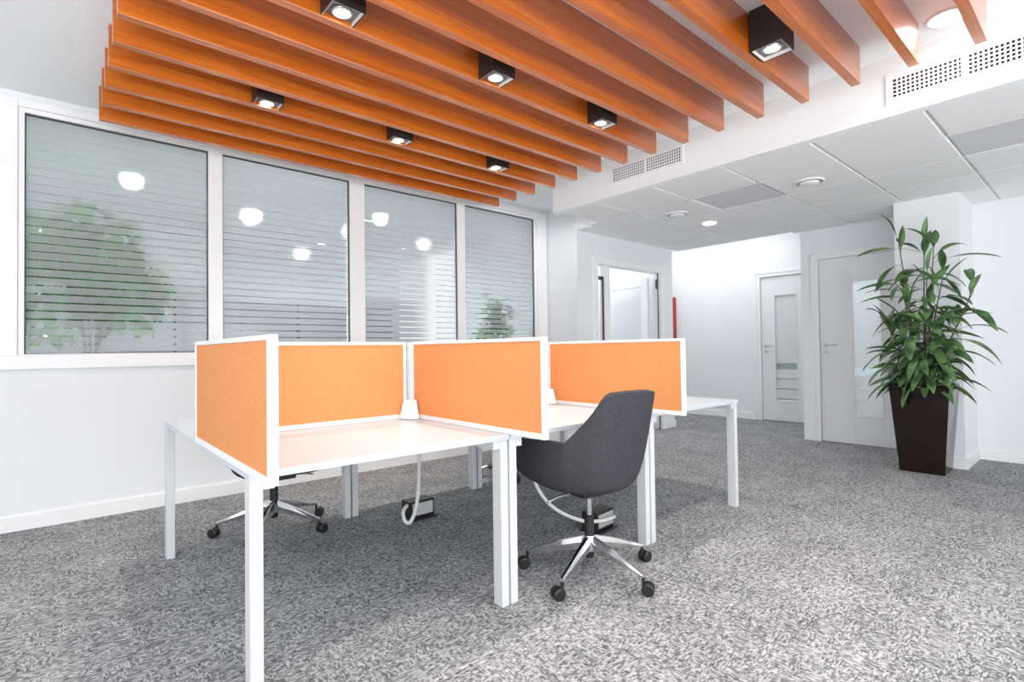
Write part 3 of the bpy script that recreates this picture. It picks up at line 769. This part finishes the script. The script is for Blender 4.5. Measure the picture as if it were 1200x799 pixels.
def bushy(label, loc, zc, rad, hgt, nl, seed, pot_h, sy=1.0):
    rnd = random.Random(seed)
    t = thing('indoor_bush', label, 'plant', loc, 0, 'leafy plants behind the frosted window')
    bm = new(); lathe(bm, [(0.12, 0), (0.16, pot_h), (0.145, pot_h), (0.14, pot_h - 0.04)]); obj('pot', bm, 'backwhite', t)
    sb, lb = new(), new()
    for s in range(7):
        a = s * 0.9; p = smooth_path([(0, 0, pot_h - 0.04), (math.cos(a) * rad * .2, math.sin(a) * rad * .2 * sy, zc - hgt * .4), (math.cos(a) * rad * .6, math.sin(a) * rad * .6 * sy, zc + rnd.uniform(-.2, .3) * hgt)], 4)
        tube(sb, p, 0.010, 6)
    clumps = [(rnd.uniform(-.75, .75), rnd.uniform(-.8, .75), rnd.uniform(.28, .52)) for _ in range(13)]
    for k in range(nl):
        cx, cz, cr_ = clumps[k % 13]; a = rnd.uniform(0, 2 * PI); z = rnd.uniform(-1, 1); rr = math.sqrt(max(0, 1 - z * z)) * rnd.random() ** 0.4
        P = (rad * (cx + cr_ * math.cos(a) * rr), rad * sy * math.sin(a) * rr, zc + hgt * (cz + cr_ * z))
        leaf(lb, P, (math.cos(a), math.sin(a) * sy, rnd.uniform(-.6, .6)), rnd.uniform(0.10, 0.20), rnd.uniform(0.022, 0.040), 1.2, rnd.uniform(-.6, .6))
    obj('stems', sb, 'stem', t); obj('foliage', lb, 'leaf2', t, smooth=True)
bushy('large blurred green plant behind the left part of the first frosted pane', (0.19, 5.06, 0), 1.68, 0.38, 0.48, 1000, 3, 0.6, 0.25)
bushy('blurred green foliage at the extreme left behind the first frosted pane', (-0.24, 5.85, 0), 1.98, 0.22, 0.26, 260, 4, 0.6, 0.5)
bushy('blurred green plant behind the fourth frosted pane', (4.02, 5.04, 0), 1.44, 0.17, 0.36, 300, 5, 0.6, 0.4)

# ------------------------------------------------------------------ camera
f_px, yaw, pit, rol = 615.28009, 0.857427778, 0.0172193492, -0.0129960671
F = Vector((math.cos(pit) * math.cos(yaw), math.cos(pit) * math.sin(yaw), math.sin(pit)))
R0 = Vector((math.sin(yaw), -math.cos(yaw), 0)); U0 = R0.cross(F)
R = math.cos(rol) * R0 + math.sin(rol) * U0; U = -math.sin(rol) * R0 + math.cos(rol) * U0
cam = bpy.data.cameras.new('camera'); co = bpy.data.objects.new('camera', cam); C.objects.link(co)
m = Matrix.Identity(4)
for i in range(3): m[i][0], m[i][1], m[i][2] = R[i], U[i], -F[i]
m[2][3] = H; co.matrix_world = m
cam.sensor_fit = 'HORIZONTAL'; cam.sensor_width = 36; cam.lens = f_px / 1200 * 36; cam.clip_start = 0.02
S.camera = co

# ------------------------------------------------------------------ light
def area(name, loc, size, power, direction, col=(1, 1, 1)):
    l = bpy.data.lights.new(name, 'AREA'); l.shape = 'RECTANGLE'; l.size, l.size_y = size; l.energy = power; l.color = col
    o = bpy.data.objects.new(name, l); C.objects.link(o); o.location = loc
    o.rotation_euler = Vector(direction).to_track_quat('-Z', 'Y').to_euler(); return o
def spot(name, loc, power, ang=2.0, r=0.04, col=(1, 0.95, 0.88)):
    l = bpy.data.lights.new(name, 'SPOT'); l.energy = power; l.spot_size = ang; l.spot_blend = 0.9; l.shadow_soft_size = r; l.color = col
    o = bpy.data.objects.new(name, l); C.objects.link(o); o.location = loc; return o
area('fill_rear', (0.6, YN + 0.05, 1.15), (6.5, 2.0), 270, (0, 1, 1.4), (0.97, 0.985, 1.0))  # added fill behind the camera, tilted up to brighten ceiling and slats
area('fill_side', (XN + 0.05, 0.0, 1.1), (6.0, 1.9), 130, (1, 0.25, 1.2), (0.96, 0.98, 1.0))  # added fill in front of the solid left wall, no window there
for x, y, _ in spots: spot('spot', (x, y, ZS - 0.005), 36)
for x in (0.965, 1.86): spot('spot', (x, 1.13, ZS - 0.005), 36)
for x, y, z, p in ((3.545, 0.555, ZC - 0.02, 9), (5.43, 2.925, ZG - 0.02, 14), (5.43, -1.5, ZG - 0.02, 14), (2.0, -0.6, ZC - 0.02, 45), (0.2, -0.4, ZC - 0.02, 45), (-1.2, 2.6, ZC - 0.02, 35)):
    spot('downlight', (x, y, z), p, 2.6, 0.08, (1, 0.98, 0.96))  # spots without a modelled fixture are added, unseen, to brighten the room
spot('bay_fill', (4.05, 4.2, ZC - 0.02), 16, 2.8, 0.08, (1, 0.98, 0.96))  # unseen lamp added to brighten the wall strip beside the glazing
area('corridor_light', (7.4, 4.2, 2.93), (1.0, 2.2), 17, (0, 0, -1))
area('door_room_light', (5.6, 5.7, 2.73), (1.4, 2.0), 26, (0, 0, -1))
for x, y, p in ((0.50, 6.05, 110), (1.66, 6.02, 100), (2.86, 5.95, 100), (2.92, 7.55, 8), (4.05, 7.3, 12), (-1.2, 6.05, 100)):
    spot('next_room_light', (x, y, 2.69), p, 3.05, 0.06, (0.95, 0.98, 1.0))
area('store_light', (XR + 0.5, 1.5, 2.58), (0.5, 1.2), 16, (0, 0, -1))
w = bpy.data.worlds.new('world'); S.world = w; w.use_nodes = True
w.node_tree.nodes['Background'].inputs[0].default_value = (1, 1, 1, 1); w.node_tree.nodes['Background'].inputs[1].default_value = 0.8

S.view_settings.view_transform = 'Standard'; S.view_settings.look = 'None'
S.view_settings.gamma = 1; S.view_settings.use_curve_mapping = False
S.view_settings.exposure = 0.34
S.cycles.use_denoising = True
S.cycles.max_bounces = 10; S.cycles.diffuse_bounces = 6; S.cycles.transparent_max_bounces = 16
S.cycles.sample_clamp_indirect = 6
